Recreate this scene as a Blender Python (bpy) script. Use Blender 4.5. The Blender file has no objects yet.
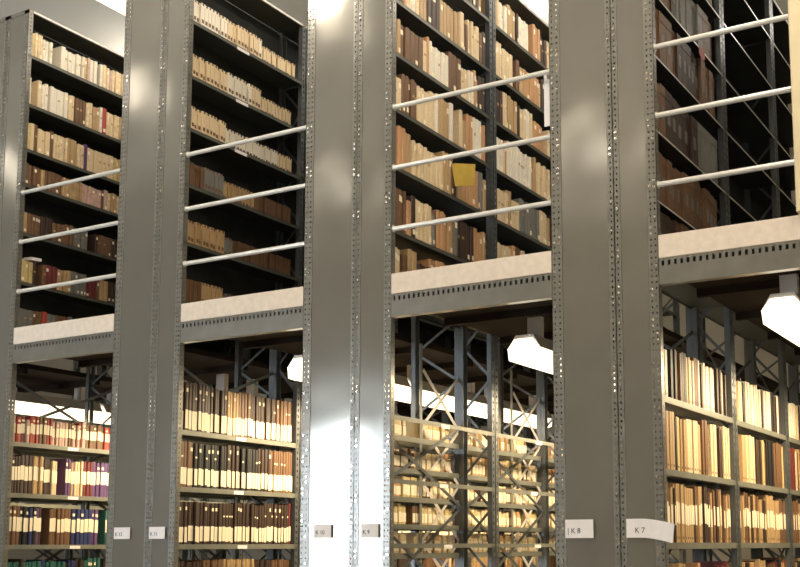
import bpy, math, random
from mathutils import Matrix, Vector
R = random.Random(7)
C = bpy.context.scene.collection
scene = bpy.context.scene
# ------------------------------------------------------------------ camera
W_, H_ = 800, 567
F, CX, CY = 1129.34, 459.84, 402.23
YAW, PITCH, ROLL = -.519876, .125893, -.00235366
cy_, sy_, cp_, sp_, cr_, sr_ = math.cos(YAW), math.sin(YAW), math.cos(PITCH), math.sin(PITCH), math.cos(ROLL), math.sin(ROLL)
fwd = Vector((sy_*cp_, cy_*cp_, sp_)); rt0 = Vector((cy_, -sy_, 0)); up0 = rt0.cross(fwd)
rt = rt0*cr_ + up0*sr_; up = up0*cr_ - rt0*sr_
CAM = Vector((0, -5.4, 1.5))
cam = bpy.data.cameras.new('camera'); co = bpy.data.objects.new('camera', cam); C.objects.link(co)
cam.sensor_width = 36; cam.lens = F/W_*36
cam.shift_x = (W_/2-CX)/W_; cam.shift_y = (CY-H_/2)/W_
cam.clip_start = .05; cam.clip_end = 100
M = Matrix((rt, up, -fwd)).transposed().to_4x4(); M.translation = CAM
co.matrix_world = M
scene.camera = co
def proj(x, y, z):
    q = Vector((x, y, z))-CAM; d = q.dot(fwd)
    return (CX+F*q.dot(rt)/d, CY-F*q.dot(up)/d)
# ------------------------------------------------------------------ world, lights, exposure
wd = bpy.data.worlds.new('world'); scene.world = wd; wd.use_nodes = True
bg = wd.node_tree.nodes['Background']; bg.inputs[0].default_value = (1, .93, .82, 1); bg.inputs[1].default_value = .02
vs = scene.view_settings; vs.view_transform = 'Standard'; vs.look = 'None'; vs.gamma = 1; vs.use_curve_mapping = False
vs.exposure = 0.0
def area(name, loc, size, power, col, rot=(0, 0, 0)):
    l = bpy.data.lights.new(name, 'AREA'); l.shape = 'RECTANGLE'; l.size, l.size_y = size; l.energy = power; l.color = col
    o = bpy.data.objects.new(name, l); C.objects.link(o); o.location = loc; o.rotation_euler = rot
    return o
WARM = (1, .89, .73)
def bulb(loc, power, col=WARM, r=.16):
    l = bpy.data.lights.new('lamp_or_fill', 'POINT'); l.energy = power; l.color = col; l.shadow_soft_size = r
    o = bpy.data.objects.new('lamp_or_fill', l); C.objects.link(o); o.location = loc
# the front hall's pendant lamps; the last two are added to brighten the books
for X, Y, P in ((-5.03, -1.2, 62), (-7.6, -1.8, 11), (-10.4, -2.6, 15), (-4.6, -5.6, 24), (-7.7, -5.15, 15), (-1.9, -1.9, 105), (1.5, -2.6, 190)): bulb((X, Y, 5.7), P)
for X, Y, P in ((-8.1, 3.0, 75), (-4.4, 3.6, 24), (-1.2, 4.2, 20)): bulb((X, Y, 6.1), P, (1, .93, .82))  # added unseen lamps over the racks that brighten the ceiling
bulb((.12, -5.42, 1.72), 130, (1, .95, .88), .03)      # the photographer's flash beside the lens
# ceiling lamps over the upper tier, one row above each aisle
for X, Y, P in ((-6.0, 1.2, 30), (-4.45, 1.3, 30), (-2.2, 1.0, 50), (-2.2, 2.6, 35), (-.6, 2.2, 10), (-8.0, 3.2, 25)): area('ceiling_strip', (X, Y, 6.42), (.3, 1.2), P, WARM)
WINDOW_RADIANCE = 30.0
TUBE = 2.3
DOWN = 36
# ------------------------------------------------------------------ materials
def mat(name, col, rough=.5, metal=0, var=.12, scale=9, bump=0, bscale=3, spec=.5, emit=None, es=0, coat=0):
    m = bpy.data.materials.new(name); m.use_nodes = True; nt = m.node_tree; b = nt.nodes['Principled BSDF']
    b.inputs['Roughness'].default_value = rough; b.inputs['Metallic'].default_value = metal
    b.inputs['Specular IOR Level'].default_value = spec
    if coat: b.inputs['Coat Weight'].default_value = coat; b.inputs['Coat Roughness'].default_value = .12
    tc = nt.nodes.new('ShaderNodeTexCoord'); n = nt.nodes.new('ShaderNodeTexNoise'); n.inputs['Scale'].default_value = scale; n.inputs['Detail'].default_value = 4
    nt.links.new(tc.outputs['Object'], n.inputs['Vector'])
    r = nt.nodes.new('ShaderNodeValToRGB')
    r.color_ramp.elements[0].position = .3; r.color_ramp.elements[1].position = .7
    r.color_ramp.elements[0].color = (*[c*(1-var) for c in col], 1); r.color_ramp.elements[1].color = (*[min(1, c*(1+var)) for c in col], 1)
    nt.links.new(n.outputs['Fac'], r.inputs[0]); nt.links.new(r.outputs[0], b.inputs['Base Color'])
    if bump:
        n2 = nt.nodes.new('ShaderNodeTexNoise'); n2.inputs['Scale'].default_value = bscale; n2.inputs['Detail'].default_value = .6
        nt.links.new(tc.outputs['Object'], n2.inputs['Vector'])
        bp = nt.nodes.new('ShaderNodeBump'); bp.inputs['Strength'].default_value = 1; bp.inputs['Distance'].default_value = bump
        nt.links.new(n2.outputs['Fac'], bp.inputs['Height']); nt.links.new(bp.outputs[0], b.inputs['Normal'])
    if emit: b.inputs['Emission Color'].default_value = (*emit, 1); b.inputs['Emission Strength'].default_value = es
    return m
m_sheet = mat('grey_sheet_paint', (.235, .222, .19), .19, .38, .05, 3, .014, 2.2, coat=.3)
m_post = mat('grey_post_paint', (.215, .205, .175), .33, .3, .1, 8, .0008, 30, coat=.3)
m_steel = mat('grey_rack_steel', (.115, .125, .13), .35, .3, .15, 8)
m_shelf = mat('shelf_steel', (.22, .225, .19), .4, .2, .15, 6)
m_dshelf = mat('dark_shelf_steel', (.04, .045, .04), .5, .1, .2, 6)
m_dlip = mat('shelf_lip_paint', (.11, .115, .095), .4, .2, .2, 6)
m_zinc = mat('zinc_bolt', (.75, .72, .66), .18, 1, .1)
m_rail = mat('rail_paint', (.74, .72, .66), .3, .15, .06, 10)
m_board = mat('cream_board', (.80, .69, .57), .6, 0, .07, 26)
m_post_cream = mat('cream_post_paint', (.78, .66, .42), .45, 0, .05, 5)
m_deck = mat('dark_deck_wood', (.018, .012, .008), .8, 0, .3, 5, spec=.15)
m_white = mat('white_tape', (.93, .88, .86), .55, 0, .04, 20)
m_ink = mat('ink', (.05, .04, .05), .6, 0, .1)
m_yellow = mat('yellow_paper', (.72, .52, .10), .7, 0, .08, 20)
m_page = mat('page_block', (.50, .40, .26), .8, 0, .15, 60)
m_sticker = mat('spine_sticker', (.95, .84, .62), .6, 0, .06, 30)
m_wall = mat('wall_paint', (.42, .38, .30), .8, 0, .05, 2)
m_ceil = mat('ceiling_paint', (.80, .76, .68), .85, 0, .05, 1)
m_floor = mat('floor_concrete', (.25, .24, .22), .5, 0, .2, 2)
m_dark = mat('shade_dark_back', (.018, .022, .02), .7, 0, .3, 6)
m_tube = mat('lit_diffuser', (.9, .88, .8), .4, 0, .02, emit=(1, .86, .62), es=TUBE)
m_house = mat('lamp_housing', (.62, .58, .54), .45, .1, .05)
m_wpane = mat('daylight_pane', (.8, .85, .9), .3, 0, .02, emit=(.80, .90, 1), es=WINDOW_RADIANCE)
COL = {'cream': (.74, .58, .36), 'white': (.80, .73, .60), 'tan': (.48, .32, .16), 'brown': (.17, .09, .045), 'dark brown': (.055, .032, .022),
       'orange': (.56, .31, .15), 'red': (.42, .06, .045), 'pink': (.60, .40, .33), 'purple': (.12, .06, .17), 'navy': (.03, .04, .13),
       'black': (.015, .014, .014), 'green': (.03, .13, .10), 'yellow': (.62, .48, .22), 'grey': (.20, .19, .17), 'maroon': (.16, .03, .03)}
BM = {k: mat('cover_'+k.replace(' ', '_'), c, .5, 0, .18, 25) for k, c in COL.items()}
# ------------------------------------------------------------------ mesh helpers
class MB:
    def __init__(s): s.v = []; s.f = []; s.mi = []; s.mats = []
    def m(s, mt):
        if mt not in s.mats: s.mats.append(mt)
        return s.mats.index(mt)
    def box(s, a, b, mt):
        i = len(s.v); x0, y0, z0 = a; x1, y1, z1 = b
        s.v += [(x0, y0, z0), (x1, y0, z0), (x1, y1, z0), (x0, y1, z0), (x0, y0, z1), (x1, y0, z1), (x1, y1, z1), (x0, y1, z1)]
        k = s.m(mt)
        for q in ((0, 3, 2, 1), (4, 5, 6, 7), (0, 1, 5, 4), (1, 2, 6, 5), (2, 3, 7, 6), (3, 0, 4, 7)):
            s.f.append(tuple(i+j for j in q)); s.mi.append(k)
    def prism(s, pts, dirv, mt):            # closed polygon pts extruded by dirv
        i = len(s.v); n = len(pts); k = s.m(mt)
        s.v += [tuple(p) for p in pts] + [tuple(p[j]+dirv[j] for j in range(3)) for p in pts]
        s.f.append(tuple(range(i+n-1, i-1, -1))); s.mi.append(k)
        s.f.append(tuple(range(i+n, i+2*n))); s.mi.append(k)
        for j in range(n):
            s.f.append((i+j, i+(j+1) % n, i+n+(j+1) % n, i+n+j)); s.mi.append(k)
    def bar(s, a, b, w, t, mt, side=(0, 0, 1)):   # flat strap from a to b
        a = Vector(a); b = Vector(b); d = (b-a).normalized(); n = d.cross(Vector(side)).normalized(); u = n.cross(d)
        p = [a+n*w/2+u*t/2, a-n*w/2+u*t/2, a-n*w/2-u*t/2, a+n*w/2-u*t/2]
        s.prism(p, b-a, mt)
    def tube(s, a, b, r, mt, n=14, bulge=None):
        a = Vector(a); b = Vector(b); d = (b-a).normalized(); t = Vector((0, 0, 1)) if abs(d.z) < .9 else Vector((1, 0, 0))
        u = d.cross(t).normalized(); w = d.cross(u)
        p = [a+(u*math.cos(6.28318*j/n)+w*math.sin(6.28318*j/n))*r for j in range(n)]
        s.prism(p, b-a, mt)
    def perf(s, o, u, w, nrm, cols, z0, z1, pitch, hw, hh, mt, t=.003, off=0):
        """perforated strip: origin o, width direction u, rows of real slots"""
        k = s.m(mt); o = Vector(o); u = Vector(u); nrm = Vector(nrm)
        xs = [0]
        for c in cols: xs += [c-hw/2, c+hw/2]
        xs.append(w)
        def q(x0, x1, a, b):
            for dd, rev in ((0, 0), (-t, 1)):
                i = len(s.v)
                for X, Z in ((x0, a), (x1, a), (x1, b), (x0, b)):
                    p = o+u*X+nrm*dd; s.v.append((p.x, p.y, p.z+Z))
                s.f.append((i, i+1, i+2, i+3) if not rev else (i+3, i+2, i+1, i)); s.mi.append(k)
        def side(x0, za, x1, zb):
            i = len(s.v)
            for X, Z, dd in ((x0, za, 0), (x1, zb, 0), (x1, zb, -t), (x0, za, -t)):
                p = o+u*X+nrm*dd; s.v.append((p.x, p.y, p.z+Z))
            s.f.append((i, i+1, i+2, i+3)); s.mi.append(k)
        n = int((z1-z0)/pitch); zc = z0
        for r in range(n):
            hb = z0+pitch*(r+.5)-hh/2+off
            q(0, w, zc, hb)
            for j in range(0, len(xs)-1, 2): q(xs[j], xs[j+1], hb, hb+hh)
            for j in range(1, len(xs)-1, 2):
                side(xs[j], hb, xs[j+1], hb); side(xs[j], hb+hh, xs[j+1], hb+hh); side(xs[j], hb, xs[j], hb+hh); side(xs[j+1], hb, xs[j+1], hb+hh)
            zc = hb+hh
        q(0, w, zc, z1)
        side(0, z0, 0, z1); side(w, z0, w, z1); side(0, z0, w, z0); side(0, z1, w, z1)
    def mesh(s, name):
        me = bpy.data.meshes.new(name); me.from_pydata(s.v, [], s.f)
        for m_ in s.mats: me.materials.append(m_)
        me.polygons.foreach_set('material_index', s.mi); me.update(); return me
    def build(s, name, parent=None, loc=(0, 0, 0)):
        return link(name, s.mesh(name), parent, loc)
def link(name, me, parent=None, loc=(0, 0, 0)):
    o = bpy.data.objects.new(name, me); C.objects.link(o); o.location = loc
    if parent: o.parent = parent
    return o
def empty(name, loc=(0, 0, 0)):
    o = bpy.data.objects.new(name, None); C.objects.link(o); o.location = loc; o.empty_display_size = .1; return o
def tag(o, label, cat, group=None, kind=None):
    o['label'] = label; o['category'] = cat
    if group: o['group'] = group
    if kind: o['kind'] = kind
    return o
def struct(o): o['kind'] = 'structure'; return o
# ------------------------------------------------------------------ layout (metres)
#            left edge, seam, right edge of each pair of racks; each pair stands end-on to the camera
PAIR = {'P0': (-9.07, -8.69, -8.45), 'P1': (-7.44, -7.06, -6.823), 'P2': (-5.805, -5.427, -5.195), 'P3': (-4.191, -3.803, -3.550),
        'P4': (-2.519, -2.155, -1.918), 'P5': (-.89, -.52, -.28)}
TOP = 5.52; BAY = 1.28
BEAM0, BEAM1, BOARD1 = 2.817, 2.952, 3.075
RAILZ = (3.348, 3.72, 4.095)
AIS = {'A0': ('P0', 'P1'), 'A1': ('P1', 'P2'), 'A2': ('P2', 'P3'), 'A3': ('P3', 'P4'), 'A4': ('P4', 'P5')}
AN = {'A0': 'aisle at the far left', 'A1': 'leftmost open aisle', 'A2': 'second aisle from left', 'A3': 'third aisle from left', 'A4': 'rightmost aisle'}
# ------------------------------------------------------------------ setting
def slab(name, a, b, mt):
    x = MB(); x.box(a, b, mt); return struct(x.build(name))
slab('floor', (-14, -7.4, -.1), (5, 9, 0), m_floor)
slab('ceiling', (-14, -7.4, 6.5), (5, 9, 6.6), m_ceil)
slab('wall_left', (-14.1, -7.4, 0), (-14, 9, 6.5), m_wall)
slab('wall_right', (5, -7.4, 0), (5.1, 9, 6.5), m_wall)
slab('wall_back', (-14, 9, 0), (5, 9.1, 6.5), m_wall)
WX0, WX1, WZ0, WZ1 = -9.75, -8.1, .95, 3.08
x = MB()
x.box((-14, -7.4, 0), (WX0, -7.2, 6.5), m_wall); x.box((WX1, -7.4, 0), (5, -7.2, 6.5), m_wall)
x.box((WX0, -7.4, 0), (WX1, -7.2, WZ0), m_wall); x.box((WX0, -7.4, WZ1), (WX1, -7.2, 6.5), m_wall)
struct(x.build('wall_front'))
wn = struct(empty('window_1', ((WX0+WX1)/2, -7.25, WZ0)))
x = MB(); ww, hh_ = (WX1-WX0)/2, WZ1-WZ0; x.box((-ww, -.06, 0), (ww, -.04, hh_), m_wpane); x.build('window_pane', wn)
x = MB()
for a, b in (((-ww, -.05, 0), (-ww+.05, .06, hh_)), ((ww-.05, -.05, 0), (ww, .06, hh_)), ((-ww, -.05, 0), (ww, .06, .05)), ((-ww, -.05, hh_-.05), (ww, .06, hh_))): x.box(a, b, m_white)
x.build('window_frame', wn)
for a, (pl, pr) in AIS.items():        # upper-tier walkway in each aisle
    x0, x1 = PAIR[pl][2]+.004, PAIR[pr][0]-.004
    x = MB(); x.box((x0, .07, BEAM1-.04), (x1, 6.4, BEAM1), m_deck)
    for j in range(8): x.box((x0, .6+j*.75, BEAM1-.085), (x1, .64+j*.75, BEAM1-.04), m_deck)
    o = struct(x.build('floor_walkway'))
# ------------------------------------------------------------------ racks
ZUP = {'P1': (5.17, 4.79, 4.44, 4.17, 3.80, 3.43, 3.08), 'P2': (5.05, 4.66, 4.29, 3.90, 3.50, 3.10), 'P3': (5.16, 4.79, 4.45, 4.10, 3.74, 3.35, 3.0),
       'P4': (5.16, 4.78, 4.41, 4.06, 3.65, 3.27, 2.95), 'P0': (4.79, 3.8), 'P5': (4.79, 3.8)}
ZLO = (2.25, 1.88, 1.51, 1.13, .75, .35)
SHELF_T = .004
def shelf_mesh(d, L, mt=m_shelf, lip=None, h=.032):
    if lip:
        x = MB(); x.box((0, 0, -.004), (d, L, 0), mt); x.box((d-.003, 0, -h), (d, L, -.004), lip); x.box((0, 0, -h), (.003, L, -.004), mt); return x.mesh('shelf')
    x = MB(); x.box((0, 0, -.004), (d, L, 0), mt); x.box((d-.003, 0, -.032), (d, L, -.004), mt); x.box((0, 0, -.032), (.003, L, -.004), mt)
    x.box((d-.014, 0, -.034), (d-.003, L, -.032), mt)
    return x.mesh('shelf')
def bolt_mesh():
    x = MB(); n = 6
    x.prism([(.0075*math.cos(6.2832*j/n), 0, .0075*math.sin(6.2832*j/n)) for j in range(n)], (0, -.005, 0), m_zinc)
    x.prism([(.0035*math.cos(6.2832*j/n), -.005, .0035*math.sin(6.2832*j/n)) for j in range(n)], (0, -.004, 0), m_zinc)
    return x.mesh('bolt')
BOLT = bolt_mesh()
_cache = {}
def front_post(kind, w):                     # end-panel angle post, front face on Y = 0
    if ('f', kind, w) in _cache: return _cache['f', kind, w]
    x = MB(); cols = (w*.28, w*.72) if w > .05 else (w*.5,)
    x.perf((0, 0, 0), (1, 0, 0), w, (0, -1, 0), cols, 0, TOP, .032, .0075, .011, m_post)
    sx = w if kind == 'R' else 0
    x.perf((sx, 0, 0), (0, 1, 0), .04, (1, 0, 0) if kind == 'R' else (-1, 0, 0), (.02,), 0, TOP, .032, .0075, .011, m_post)
    _cache['f', kind, w] = x.mesh('upright'); return _cache['f', kind, w]
def inner_post(side):                        # origin at the aisle-side corner, flange on the face
    if ('i', side) in _cache: return _cache['i', side]
    x = MB()
    x.perf((0, 0, 0), (0, 1, 0), .042, (side, 0, 0), (.021,), 0, TOP, .045, .012, .02, m_steel)
    x.box((-.035 if side > 0 else 0, 0, 0), (0 if side > 0 else .035, .003, TOP), m_steel)
    _cache['i', side] = x.mesh('upright'); return _cache['i', side]
def brace_mesh(L, zs, mt):
    x = MB()
    for z0, z1 in zs:
        x.bar((0, .03, z0), (0, L-.03, z1), .022, .003, mt, (1, 0, 0)); x.bar((.004, .03, z1), (.004, L-.03, z0), .022, .003, mt, (1, 0, 0))
    return x
ORD = ['zeroth', 'first', 'second', 'third', 'fourth', 'fifth', 'sixth', 'seventh', 'eighth', 'ninth', 'tenth', 'eleventh', 'twelfth', 'thirteenth', 'fourteenth', 'fifteenth',
       'sixteenth', 'seventeenth', 'eighteenth', 'nineteenth']
TN = ['', '', 'twent', 'thirt', 'fort', 'fift', 'sixt', 'sevent', 'eight', 'ninet']
def ordinal(n):
    if n < 20: return ORD[n]
    if n >= 100: return 'hundred-and-'+ordinal(n-100) if n > 100 else 'hundredth'
    return TN[n//10]+'ieth' if n % 10 == 0 else TN[n//10]+'y-'+ORD[n % 10]
RLAB = {('P0', 'L'): 'deep grey steel shelving rack beyond the lamp at the far left', ('P0', 'R'): 'shallow grey steel shelving rack beyond the lamp at the far left',
        ('P1', 'L'): 'grey shelving rack cut by the left edge of the photo', ('P1', 'R'): 'narrow grey rack at left edge holding the leftmost aisle\'s books',
        ('P2', 'L'): 'wider left rack of the panel pair between first and second aisles', ('P2', 'R'): 'narrower right rack of the panel pair left of the second aisle',
        ('P3', 'L'): 'wider left rack of the middle panel pair reflecting bright daylight', ('P3', 'R'): 'narrower right rack of the middle panel pair reflecting bright daylight',
        ('P4', 'L'): 'wider left rack of the biggest panel pair, with short white tape', ('P4', 'R'): 'narrower right rack of the biggest panel pair, under the drooping tape',
        ('P5', 'L'): 'deep grey rack outside the right edge of the photo', ('P5', 'R'): 'shallow grey rack outside the right edge of the photo'}
NB = {'P0': 3, 'P1': 3, 'P2': 5, 'P3': 4, 'P4': 3, 'P5': 2}
RACK = {}
for p, (xl, xs, xr) in PAIR.items():
    for side in 'LR':
        a, b = (xl, xs) if side == 'L' else (xs, xr); d = b-a
        root = tag(empty('shelving_rack', (a, 0, 0)), RLAB[p, side], 'shelving rack', 'end-on shelving racks with riveted panels'); RACK[p, side] = root
        nb = NB[p]
        wo, wi = (.062, .034) if side == 'L' else (.034, .052)
        link('upright', front_post('L', wo), root); link('upright', front_post('R', wi), root, (d-wi, 0, 0))
        x = MB(); x.box((wo-.012, .0035, .02), (d-wi+.012, .006, TOP-.004), m_sheet); x.build('end_panel', root)
        # bolts
        bl = []
        for xb in ((wo*.28, wo*.72, d-wi*.5) if side == 'L' else (wo*.5, d-wi*.72, d-wi*.28)):
            z = .5+R.random()*.2
            while z < TOP-.1:
                bl.append((xb, z));
                if R.random() < .45: bl.append((xb, z+.032))
                z += R.choice((.16, .192, .256, .32, .384))
        bl = bl[:96]
        for xb, z in bl: link('bolt', BOLT, root, (xb, 0, z))
        for k in range(1, nb+1):
            for sd, xx in ((1, d), (-1, 0)):
                link('upright', inner_post(sd), root, (xx, k*BAY-.048, 0)); link('upright', inner_post(sd), root, (xx, k*BAY+.004, 0))
        open_ = (p == 'P3')
        if side == 'L': zz = ZUP[p][1:6:2] + (((2.18, 1.98, 1.80, 1.63, 1.45, 1.1) if p == 'P3' else ZLO))
        else: zz = ZUP[p]+ZLO
        if p in ('P0', 'P5'): zz = ZUP[p]+ZLO
        y = MB(); y.box((d-.03, 0, -.004), (d, BAY-.01, 0), m_shelf); y.box((d-.003, 0, -.026), (d, BAY-.01, -.004), m_shelf); beam_m = y.mesh('shelf')
        for k in range(nb):
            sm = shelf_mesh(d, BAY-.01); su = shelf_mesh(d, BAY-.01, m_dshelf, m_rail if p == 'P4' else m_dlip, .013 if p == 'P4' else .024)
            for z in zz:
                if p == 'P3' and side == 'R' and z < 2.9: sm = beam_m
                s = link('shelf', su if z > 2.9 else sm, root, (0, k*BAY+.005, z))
                if side == 'R' and p in ('P1', 'P2', 'P3') and z < 2.5 and z > 1.3:
                    y = MB(); y.box((0, 0, 0), (.002, .1, .024), m_white); t = y.build('shelf_label', s, (d, .52+R.random()*.1, -.031)); t['label'] = 'white card label on shelf edge'
                if side == 'R' and p == 'P2' and z > 4 and k == 0:
                    y = MB(); y.box((0, 0, 0), (.002, .13, .022), m_white); y.build('shelf_label', s, (d, .48, -.03))['label'] = 'white card label on shelf edge'
        if p != 'P3' and side == 'R' and p != 'P5' and p != 'P0':
            x = MB(); x.box((.002, .05, 3.0), (.005, nb*BAY, TOP-.04), m_dark); x.build('shade_backing', root)['label'] = 'added near-black sheet standing in for shade behind the upper shelves'  # sheet added for the darkness behind the shelves; its near-black stands for shade
        if side == 'R':
            for k in range(nb):
                x = brace_mesh(BAY, ((.1, 1.1), (1.1, 1.75), (1.75, 2.30)) + (() if p == 'P3' else ((2.3, 2.80),)), m_steel); x.build('cross_brace', root, (.005, k*BAY, 0))
        if p == 'P3' and side == 'L':
            for k in range(nb):
                x = MB(); ya, yb = k*BAY+.77, k*BAY+1.23
                x.box((d-.012, ya-.03, 0), (d-.008, ya, 2.8), m_shelf); z = 1.16
                while z < 2.5:
                    zz1 = min(z+.36, 2.8); x.bar((d-.006, ya, z), (d-.006, yb, zz1), .022, .002, m_house, (1, 0, 0)); x.bar((d-.003, ya, zz1), (d-.003, yb, z), .026, .002, m_house, (1, 0, 0)); z += .37
                x.build('lattice_brace', root)
        # ladder bracing of each frame
        for k in range(1, nb+1):
            x = MB(); z = .2
            while z < TOP-.5:
                x.bar((.02, 0, z), (d-.02, 0, z+.22), .018, .003, m_steel, (0, 1, 0)); x.bar((d-.02, 0, z+.22), (.02, 0, z+.44), .018, .003, m_steel, (0, 1, 0)); z += .44
            x.build('frame_lacing', root, (0, k*BAY-.02, 0))
        x = MB(); x.box((0, 0, TOP-.03), (d, .003, TOP), m_post); x.box((d-.003 if side == 'R' else 0, .045, TOP-.014), (d if side == 'R' else .003, nb*BAY, TOP), m_rail); x.build('top_edge', root)
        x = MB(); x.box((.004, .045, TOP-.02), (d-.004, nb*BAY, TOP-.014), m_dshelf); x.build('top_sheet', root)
# ------------------------------------------------------------------ beams, kick boards, rails
POSTX = -1.204
for a, (pl, pr) in AIS.items():
    x0, x1 = PAIR[pl][2], PAIR[pr][0]; L = x1-x0
    x = MB(); n = int(L/.033); hx = [(.016+j*.033) for j in range(n)]
    # front web with a row of real slots near its top edge, top and bottom flange
    x.box((.001, 0, 0), (L-.001, .004, .096), m_post); x.box((.001, 0, .122), (L-.001, .004, .134), m_post)
    e = .001
    for h in hx: x.box((e, 0, .096), (h, .004, .122), m_post); e = h+.014
    x.box((e, 0, .096), (L-.001, .004, .122), m_post)
    x.box((.001, .004, 0), (L-.001, .05, .004), m_post); x.box((.001, .004, .128), (L-.001, .05, .132), m_post)
    x.box((.001, .046, .004), (L-.001, .05, .128), m_dark)
    tag(x.build('floor_beam', None, (x0, 0, BEAM0)), 'grey slotted steel beam below the cream board across the '+AN[a], 'beam', 'floor beams')
    x = MB(); c = .002; h = BOARD1-BEAM1-.002
    x.prism([(0, 0, c), (0, c, 0), (0, .018-c, 0), (0, .018, c), (0, .018, h-c), (0, .018-c, h), (0, c, h), (0, 0, h-c)], (L-.004, 0, 0), m_board)
    tag(x.build('kick_board', None, (x0+.002, -.002, BEAM1+.001)), 'cream painted kick board on the grey beam across the '+AN[a], 'board', 'kick boards')
    for z, nm in zip(RAILZ, ('lowest', 'middle', 'top')):
        x = MB(); xe = L
        x.tube((.0, 0, 0), (xe, 0, 0), .0145, m_rail)
        for q in (.0, xe-.004): x.tube((q, 0, 0), (q+.004, 0, 0), .021, m_rail)
        tag(x.build('guard_rail', None, (x0, .022, z)), nm+' cream round guard rail across the '+AN[a], 'rail', 'guard rails of the upper tier')
x = MB(); x.box((0, -.012, 0), (.105, -.002, .01), m_post_cream)
c = .008; w, dd = .10, .05
x.prism([(c, -.062, .01), (w-c, -.062, .01), (w, -.062+c, .01), (w, -.012-c, .01), (w-c, -.012, .01), (c, -.012, .01), (0, -.012-c, .01), (0, -.062+c, .01)], (0, 0, 3.42), m_post_cream)
tag(x.build('railing_post', None, (POSTX-.004, .01, BOARD1-.004)), 'cream painted post at the right edge where the guard rails end', 'post')
# ------------------------------------------------------------------ lamps hung in the aisles
def lamp(a, y0, n, lab, X=None, zl=2.63, pw=1.0):
    pl, pr = AIS[a]; X = X if X is not None else (PAIR[pl][2]+PAIR[pr][0])/2
    for j in range(n):
        L = 1.24; root = empty('strip_light', (X, y0+j*1.27, zl))
        tag(root, lab[j], 'lamp', 'strip lights hung in the aisles')
        x = MB()      # lit diffuser with closed ends under a sloped metal reflector
        x.prism([(-.10, .003, .0), (-.108, .003, .07), (.108, .003, .07), (.10, .003, .0), (.07, .003, -.012), (-.07, .003, -.012)], (0, L-.006, 0), m_tube)
        x.prism([(-.108, 0, .0701), (-.06, 0, .13), (.06, 0, .13), (.108, 0, .0701)], (0, .012, 0), m_tube)
        x.build('diffuser', root)
        x = MB(); x.prism([(-.111, .012, .071), (-.06, .012, .155), (.06, .012, .155), (.111, .012, .071)], (0, L-.012, 0), m_house); x.build('reflector', root)
        area('strip_lamp', (X, y0+j*1.27+L/2, zl-.035), (.2, L-.1), DOWN*pw, (1, .78, .48)).name = 'strip_lamp'
        for q in (.15, L-.2):
            x = MB(); x.box((-.045, q, .155), (.045, q+.05, BEAM1-.04-zl), m_house); x.build('bracket', root)
lamp('A0', .55, 2, ['glowing strip light over the books in the leftmost aisle, nearer half', 'glowing strip light behind the leftmost aisle\'s books, farther half'], -7.94)
lamp('A1', .6, 2, ['strip light hidden behind the first panel pair, nearer one', 'strip light hidden behind the first panel pair, farther one'], zl=2.55, pw=1.1)
lamp('A2', .62, 3, ['small glimpse of glowing strip light end beside the middle panel pair', 'long glowing strip seen through the braced rack in third aisle, left', 'glowing strip seen through the braced rack in third aisle, right'], pw=1.35)
lamp('A3', .68, 3, ['glowing strip light end hanging left of the biggest panel pair', 'strip light hidden behind the biggest panel pair, nearer one', 'strip light hidden behind the biggest panel pair, farther one'], zl=2.62)
lamp('A4', .36, 2, ['glowing strip light end at the right edge under the walkway', 'strip light farther in beyond the right edge'], -1.39)
# ceiling lamp glimpsed at the top left
x = empty('ceiling_light', (-7.60, 1.32, 6.5)); tag(x, 'small bright ceiling light at the top edge left of the panels', 'lamp')
y = MB(); y.box((-.12, -.05, -.05), (.12, .5, -.0), m_house); y.build('housing', x)
y = MB(); y.prism([(-.1, -.04, -.05), (-.08, -.04, -.085), (.08, -.04, -.085), (.1, -.04, -.05)], (0, .52, 0), m_tube); y.build('diffuser', x)
# ------------------------------------------------------------------ books, binders, boxes
def book_mb(x, c, o=(0, 0, 0), s=(1, 1, 1), band=None):
    """unit book: spine at x=0 facing +x, width along y, height z"""
    def P(a): return tuple(o[i]+a[i]*s[i] for i in range(3))
    def bx(a, b, mt): x.box(P(a), P(b), mt)
    k = x.m(c)
    pr = [(-.04, 0), (-.012, .1), (0, .3), (0, .7), (-.012, .9), (-.04, 1)]
    x.prism([P((q[0], q[1], 0)) for q in pr], (0, 0, s[2]), c)
    bx((-1, 0, 0), (-.04, .09, 1), c); bx((-1, .91, 0), (-.04, 1, 1), c)
    bx((-.97, .09, .02), (-.04, .91, .975), m_page)
    if band:
        z0, z1, mt = band; bx((-.002, .22, z0), (.004, .78, z1), mt)
def folder_mb(x, c, o=(0, 0, 0), s=(1, 1, 1)):
    def P(a): return tuple(o[i]+a[i]*s[i] for i in range(3))
    x.box(P((-1, 0, 0)), P((-.0, .93, 1)), c)
    x.box(P((-1, .93, 0)), P((-.012, 1, .985)), m_page)
    x.box(P((0, .3, .06)), P((.003, .62, .1)), BM['dark brown'])
def box_mb(x, c, o=(0, 0, 0), s=(1, 1, 1)):
    def P(a): return tuple(o[i]+a[i]*s[i] for i in range(3))
    x.box(P((-1, .03, 0)), P((-.01, .97, .8)), c); x.box(P((-1, .0, .8)), P((0, 1, 1)), c)
    x.box(P((-.01, .2, .12)), P((-.002, .8, .28)), BM['brown']); x.box(P((0, .25, .9)), P((.006, .75, 1.003)), BM['brown'])
def carton_mb(x, c, o=(0, 0, 0), s=(1, 1, 1)):
    def P(a): return tuple(o[i]+a[i]*s[i] for i in range(3))
    x.box(P((-1, .01, 0)), P((-.01, .99, .82)), c); x.box(P((-1, 0, .82)), P((0, 1, 1)), c); x.box(P((-.01, .3, .35)), P((-.004, .7, .6)), BM['grey'])
BANDS = [None, (.72, .86, m_sticker), (.1, .22, m_sticker), (.55, .62, BM['tan'])]
UNIT = {}
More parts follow.
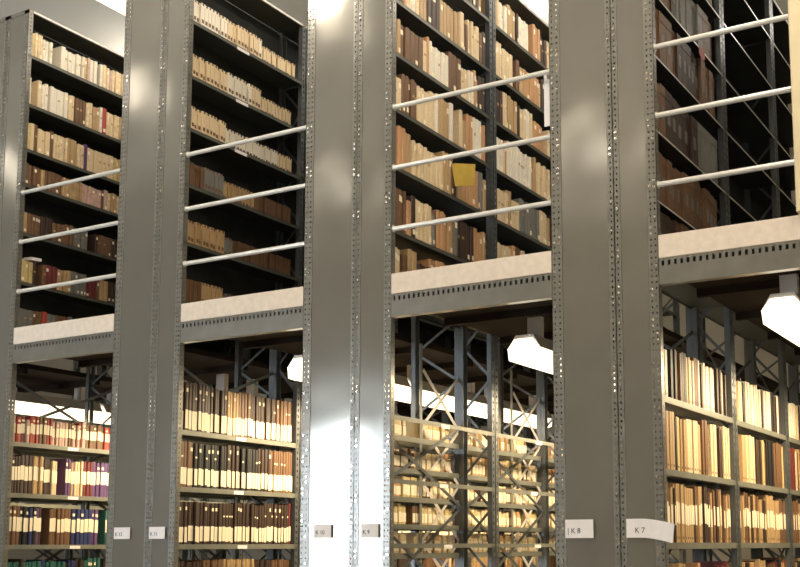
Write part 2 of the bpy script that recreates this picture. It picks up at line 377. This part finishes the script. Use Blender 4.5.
def unit(kind, c, v):
    k = (kind, c, v)
    if k not in UNIT:
        x = MB()
        if kind in ('book', 'binder'): book_mb(x, BM[c], band=BANDS[v] if kind == 'book' else (None, (.80, .88, m_sticker), (.66, .70, m_sticker), None)[v])
        elif kind == 'folder': folder_mb(x, BM[c])
        elif kind == 'file_box': box_mb(x, BM[c])
        else: carton_mb(x, BM[c])
        UNIT[k] = x.mesh(kind)
    return UNIT[k]
LBL = {}
def lblmesh(c):
    if c not in LBL:
        x = MB(); x.box((0, .06, 0), (.006, .94, 1), m_sticker if c != 'white' else BM['white']); LBL[c] = x.mesh('spine_label')
    return LBL[c]
OPEN = [(PAIR[a][2], PAIR[b][0]) for a, b in AIS.values()]
def seen(X, y, z, h):
    t = 5.4/(y+5.4); x0 = X*t
    if not any(l < x0 < r-.01 for l, r in OPEN[1:]): return 0
    zc = 1.5+(z+h*.6-1.5)*t
    if BEAM0 < zc < BOARD1-.02: return 0
    px, py = proj(X, y, z+h*.7)
    return 0 if not (-3 < px < 803 and -3 < py < 570) else 1
ITEMS = []
def rows(aisle, z, y0, y1, kind, pal, wr, hr, dr, xoff=-.015, lab=None, gaps=0, rowname='', rack=None, yadd=0, tilt=.04, same=False):
    X = PAIR[rack or AIS[aisle][0]][2]+xoff
    y = y0; n = 0; c = R.choice(pal); h = R.uniform(*hr); run = 0; w = R.uniform(*wr)
    while y < y1-.02:
        if run <= 0: c = R.choice(pal); h = R.uniform(*hr); w = R.uniform(*wr); run = R.choice((1, 1, 2, 3, 5)) if not same else R.choice((4, 7, 10))
        run -= 1
        ww = w*R.uniform(.9, 1.1); ym = (y % BAY)
        if ym+ww > BAY-.055 or ym < .01:
            y = math.ceil((y+1e-6)/BAY)*BAY+.055 if ym > .5 else y+.05
            if y >= y1-.02: break
        if R.random() < gaps: y += R.uniform(.02, .09); run = 0; continue
        if y+ww > y1: break
        n += 1
        ITEMS.append(dict(kind=kind, a=aisle, row=rowname, n=n, X=X-R.choice((0, 0, .004, .008, .014)), y=y, z=z+.001, w=ww-.002, h=h*R.uniform(.985, 1.01), d=R.uniform(*dr), c=c, v=R.randrange(4), lab=lab))
        y += ww
sh = lambda i: ORD[i]
Y0 = .05
UP1 = [('A1', 5.17, .20, ['white', 'cream', 'cream', 'white', 'white', 'yellow', 'pink']), ('A1', 4.79, .22, ['cream', 'tan', 'cream', 'white', 'white', 'brown', 'cream', 'red', 'cream', 'cream', 'white']), ('A1', 4.44, .22, ['cream', 'tan', 'yellow', 'purple', 'cream', 'brown']),
       ('A1', 4.17, .17, ['tan', 'cream', 'pink', 'brown']), ('A1', 3.80, .17, ['brown', 'brown', 'grey', 'tan', 'dark brown']), ('A1', 3.43, .18, ['dark brown', 'brown', 'tan', 'maroon', 'grey', 'yellow']), ('A1', 3.08, .17, ['brown', 'grey', 'red'])]  # rows lower down get browner, darker books for the shade there
for i, (a, z, h, pal) in enumerate(UP1): rows(a, z, Y0, 1.25, 'book', pal, (.026, .042), (h*.88, h), (.15, .19), gaps=.02, rowname=sh(i+1)+' upper shelf')
for i, z in enumerate(ZUP['P2']):
    for (u, v, xo) in ((Y0, .8 if i < 2 else .42, -.004), (.8 if i < 2 else .42, 1.22, -.05)):
        rows('A2', z, u, v, 'file_box', ['cream', 'cream', 'white'] if i < 3 else ['tan', 'brown', 'grey', 'tan'], (.034, .036), (.155, .16) if xo > -.02 else (.14, .145), (.15, .15), xoff=xo, rowname=sh(i+1)+' upper shelf', same=True)  # darker boxes on the lower shelves carry the shade that falls there
for i, z in enumerate(ZUP['P3']):
    rows('A3', z, Y0, 2.5, 'book', ['cream', 'orange', 'cream', 'brown', 'tan', 'tan', 'white', 'cream', 'dark brown', 'white'] if i < 4 else ['tan', 'brown', 'cream', 'orange', 'grey', 'dark brown'], (.028, .055), (.21, .28), (.18, .205), gaps=.03, rowname=sh(i+1)+' upper shelf')  # lower shelves: darker covers stand in for the dimmer light
for i, z in enumerate(ZUP['P4']):
    if i: rows('A4', z, Y0, 1.2, 'carton', ['brown', 'dark brown', 'brown', 'brown', 'grey'], (.08, .13), (.27, .31), (.17, .19), rowname=sh(i+1)+' upper shelf', gaps=.0)
for i, z in enumerate(ZLO[:4]):
    r = sh(i+1)+' lower shelf'
    rows('A1', z, Y0, 1.25, 'binder', [['brown', 'maroon', 'pink', 'pink', 'red'], ['navy', 'purple', 'dark brown', 'tan', 'cream', 'maroon'], ['navy', 'dark brown', 'purple', 'black', 'green', 'brown'], ['green', 'navy', 'dark brown']][i],
         (.024, .04), [(.17, .2), (.25, .28), (.26, .28), (.24, .28)][i], (.16, .185), lab=(.35, .72, .9), rowname=r, gaps=.02)
    rows('A2', z, Y0, 1.4, 'binder', [['brown', 'tan', 'brown', 'dark brown', 'brown'], ['dark brown', 'brown', 'dark brown', 'black'], ['brown', 'dark brown', 'maroon', 'dark brown'], ['brown', 'tan', 'dark brown']][i],
         (.026, .034), [(.30, .32), (.29, .31), (.27, .30), (.26, .28)][i], (.16, .185), lab=[(.03, .42, 1), (.05, .42, 1), (.06, .42, 1), (.3, .6, .7)][i], rowname=r, gaps=.015, same=True)
    rows('A4', z, Y0, 3.2, 'folder', [['cream', 'white', 'dark brown', 'cream', 'brown', 'white', 'cream', 'black', 'white'], ['cream', 'maroon', 'dark brown', 'cream', 'tan', 'black', 'yellow', 'brown', 'cream'], ['brown', 'tan', 'dark brown', 'brown', 'tan'], ['tan', 'brown', 'maroon', 'orange', 'black']][i],  # black and some dark brown folders stand in for shaded gaps
         (.02, .04), [(.25, .275), (.28, .31), (.27, .31), (.22, .28)][i], (.16, .19), rowname=r, gaps=.07 if i < 2 else .04, lab=(.32, .68, .9) if i == 2 else None)
    # the far shelves of the second aisle, glimpsed through the open rack of the middle pair
    rows('A2', z, 1.40, 6.3, 'binder', ['brown', 'tan', 'orange', 'dark brown', 'cream'], (.035, .05), (.26, .29), (.16, .18), lab=(.06, .42, 1), rowname=r+' far end', gaps=.05, same=True)
for z, h, r in ((2.181, .12, 'topmost open shelf'), (1.981, .135, 'second open shelf'), (1.801, .13, 'third open shelf'), (1.631, .13, 'fourth open shelf'), (1.451, .13, 'fifth open shelf')):
    rows('A3', z, Y0, 3.0, 'binder', ['orange', 'tan', 'cream', 'brown', 'cream', 'yellow'], (.03, .06), (h*.8, h), (.1, .14), xoff=-.275 if h > .125 else -.275, lab=(.1, .6, .8), rowname=r, gaps=.08 if h > .125 else .45)
grp = {}
KN = {'book': 'book', 'binder': 'binder', 'folder': 'folder', 'file_box': 'file box', 'carton': 'carton'}
CATS = dict(KN)
# distance-ranked: what shows largest is built singly
for it in ITEMS:
    it['s'] = seen(it['X'], it['y']+it['w']/2, it['z'], it['h'])
    d = (Vector((it['X'], it['y'], it['z']))-CAM); ang = abs(d.normalized().x)
    it['area'] = it['w']*it['h']*ang/d.length_squared*(1 if it['s'] else .001)
    if it['row'].endswith('far end') or 'open' in it['row']: it['area'] *= .05 if 'far' in it['row'] else .5
for kind in KN:
    L = sorted([i for i in ITEMS if i['kind'] == kind], key=lambda i: -i['area'])
    vis = sum(i['s'] for i in L)
    print('ITEMS', kind, len(L), 'visible', vis)
    one, rest = L[:300], L[300:]
    for it in one:
        o = link(kind, unit(kind, it['c'], it['v']), None, (it['X'], it['y'], it['z'])); o.scale = (it['d'], it['w'], it['h'])
        row = it['row'].replace(' far end', '')
        far = ' at the far end' if 'far end' in it['row'] else ''
        lead = '%s %s, %s from the left on ' % (it['c'], KN[kind], ordinal(it['n']))
        if far: lab = '%s far %s, %s from the left, %s, second aisle' % (it['c'], KN[kind], ordinal(it['n']), row)
        else: lab = lead+row+', '+AN[it['a']].replace(' from left', '').replace('open ', '')
        tag(o, lab, CATS[kind], KN[kind]+'s on the '+it['row']+', '+AN[it['a']])
        if it['lab']:
            a, b, cv = it['lab']; wq = R.uniform(-.02, .02)
            l = link('spine_label', lblmesh('c'), o, (0, 0, a+wq)); l.scale = (1, 1, b-a); l['label'] = 'cream label band on the spine'
    if rest:
        x = MB()
        for it in rest:
            o_, s_ = (it['X'], it['y'], it['z']), (it['d'], it['w'], it['h'])
            if kind in ('book', 'binder'): book_mb(x, BM[it['c']], o_, s_, BANDS[it['v']] if kind == 'book' else None)
            elif kind == 'folder': folder_mb(x, BM[it['c']], o_, s_)
            elif kind == 'file_box': box_mb(x, BM[it['c']], o_, s_)
            else: carton_mb(x, BM[it['c']], o_, s_)
            if it['lab']:
                a, b, cv = it['lab']; x.box((it['X'], it['y']+.06*it['w'], it['z']+a*it['h']), (it['X']+.001, it['y']+.94*it['w'], it['z']+b*it['h']), m_sticker)
        where = {'book': 'the many smaller books farther along the upper-tier shelves', 'binder': 'the many smaller binders seen deep behind the braced rack', 'folder': 'the many smaller folders farther along the rightmost lower shelves'}.get(kind, 'the smaller ones farther along the shelves')
        tag(x.build(kind+'s'), where, KN[kind]+'s', None, 'stuff')
# ------------------------------------------------------------------ small things
# red and pale reels lying on the empty shelves of the right aisle, paper note, card
x = MB()
x.prism([(0, 0, 0), (.165, .02, -.03), (.15, .03, -.165), (.02, .01, -.155)], (0, .0015, 0), m_yellow)
x.box((-.004, -.001, -.01), (.02, .003, .012), m_zinc)
tag(x.build('paper_note', None, (PAIR['P3'][2]+.006, .69, 3.95)), 'yellow paper note clipped to a shelf edge in the third aisle', 'note')
x = MB(); x.prism([(0, 0, 0), (0, .10, 0), (0, .11, -.05), (0, .055, -.075), (0, -.005, -.05)], (.0015, 0, 0), BM['red'])
tag(x.build('paper_tag', None, (PAIR['P4'][2]+.003, .78, 4.41-.001)), 'small red paper tag on a shelf edge beside the brown cartons', 'tag')
x = MB(); x.prism([(0, 0, 0), (0, .11, .01), (.05, .12, .012), (.06, .02, .002)], (0, 0, .022), m_white)
tag(x.build('paper_pad', None, (PAIR['P1'][2]-.08, .12, 3.613)), 'small white pad lying on top of the books near lowest guard rail', 'paper')
x = MB(); x.box((0, 0, 0), (.06, .002, .30), m_white); x.box((.02, -.004, .27), (.035, 0, .31), m_zinc)
tag(x.build('paper_card', None, (PAIR['P4'][0]-.062, .06, 3.80)), 'tall white card hanging beside the biggest panel pair below the top rail', 'card')
def text(s, parent, loc, size):
    cu = bpy.data.curves.new('tape_text', 'FONT'); cu.body = s; cu.size = size; cu.extrude = .0004; cu.align_x = 'LEFT'
    o = bpy.data.objects.new('tape_text', cu); C.objects.link(o); o.parent = parent; o.location = loc; o.rotation_euler = (math.pi/2, 0, 0)
    cu.materials.append(m_ink); bpy.context.view_layer.update()
    me = bpy.data.meshes.new_from_object(o); bpy.data.objects.remove(o)
    o = link('tape_text', me, parent, loc); o.rotation_euler = (math.pi/2, 0, 0); return o
def tape(xa, xb, z0, z1, s, lab, size=.036, tx=.02, sag=None):
    x = MB(); L = xb-xa; h = z1-z0
    if sag is None: x.box((0, 0, 0), (L, .0012, h), m_white)
    else:
        n = 10; tp = []
        f = lambda q: -sag*max(0, (q-.35)/.65)**1.4
        g = lambda q: -.012*max(0, (q-.7)/.3)
        for j in range(n):
            a, b = j/n, (j+1)/n
            i = len(x.v); k = x.m(m_white)
            for q in (a, b):
                for dy in (0, .0012):
                    for zz in (0, h): x.v.append((L*q+(.0 if zz else -.012*q*q), g(q)+dy-(.0), zz+f(q)))
            for q_ in ((0, 1, 5, 4), (2, 6, 7, 3), (0, 4, 6, 2), (1, 3, 7, 5), (0, 2, 3, 1), (4, 5, 7, 6)):
                x.f.append(tuple(i+j_ for j_ in q_)); x.mi.append(k)
    o = x.build('tape_label', None, (xa, -.0092 if sag is None else -.0095, z0))
    tag(o, lab, 'tape label', 'white tape labels on the end panels')
    text(s, o, (tx, -.0012, h*.26), size)
def px2x(px, py=530):
    q = rt*((px-CX)/F)+up*(-(py-CY)/F)+fwd; t = 5.4/q.y; return q.x*t, 1.5+q.z*t
for a, b, s, lab in ((115, 131, 'K 12', 'square white tape label on the wider left panel, leftmost pair'), (150, 166, 'K 11', 'square white tape label on the narrower right panel, leftmost pair'),
                     (315, 332, 'K 10', 'pale tape label on the wider panel of the daylight-reflecting middle pair'), (362, 379, 'K 9', 'pale tape label on the narrower panel of the daylight-reflecting middle pair')):
    xa, _ = px2x(a); xb, _ = px2x(b); tape(xa, xb, 1.545, 1.622, s, lab, .034, .012)
xa, _ = px2x(566); xb, _ = px2x(594); tape(xa, xb, 1.535, 1.63, '| K 8', 'short straight white tape label on the biggest left panel', .038, .012)
xa, _ = px2x(627); xb, _ = px2x(676); tape(xa, xb, 1.535, 1.63, 'K 7', 'long white tape label whose right end droops past the panel', .038, .045, sag=.028)
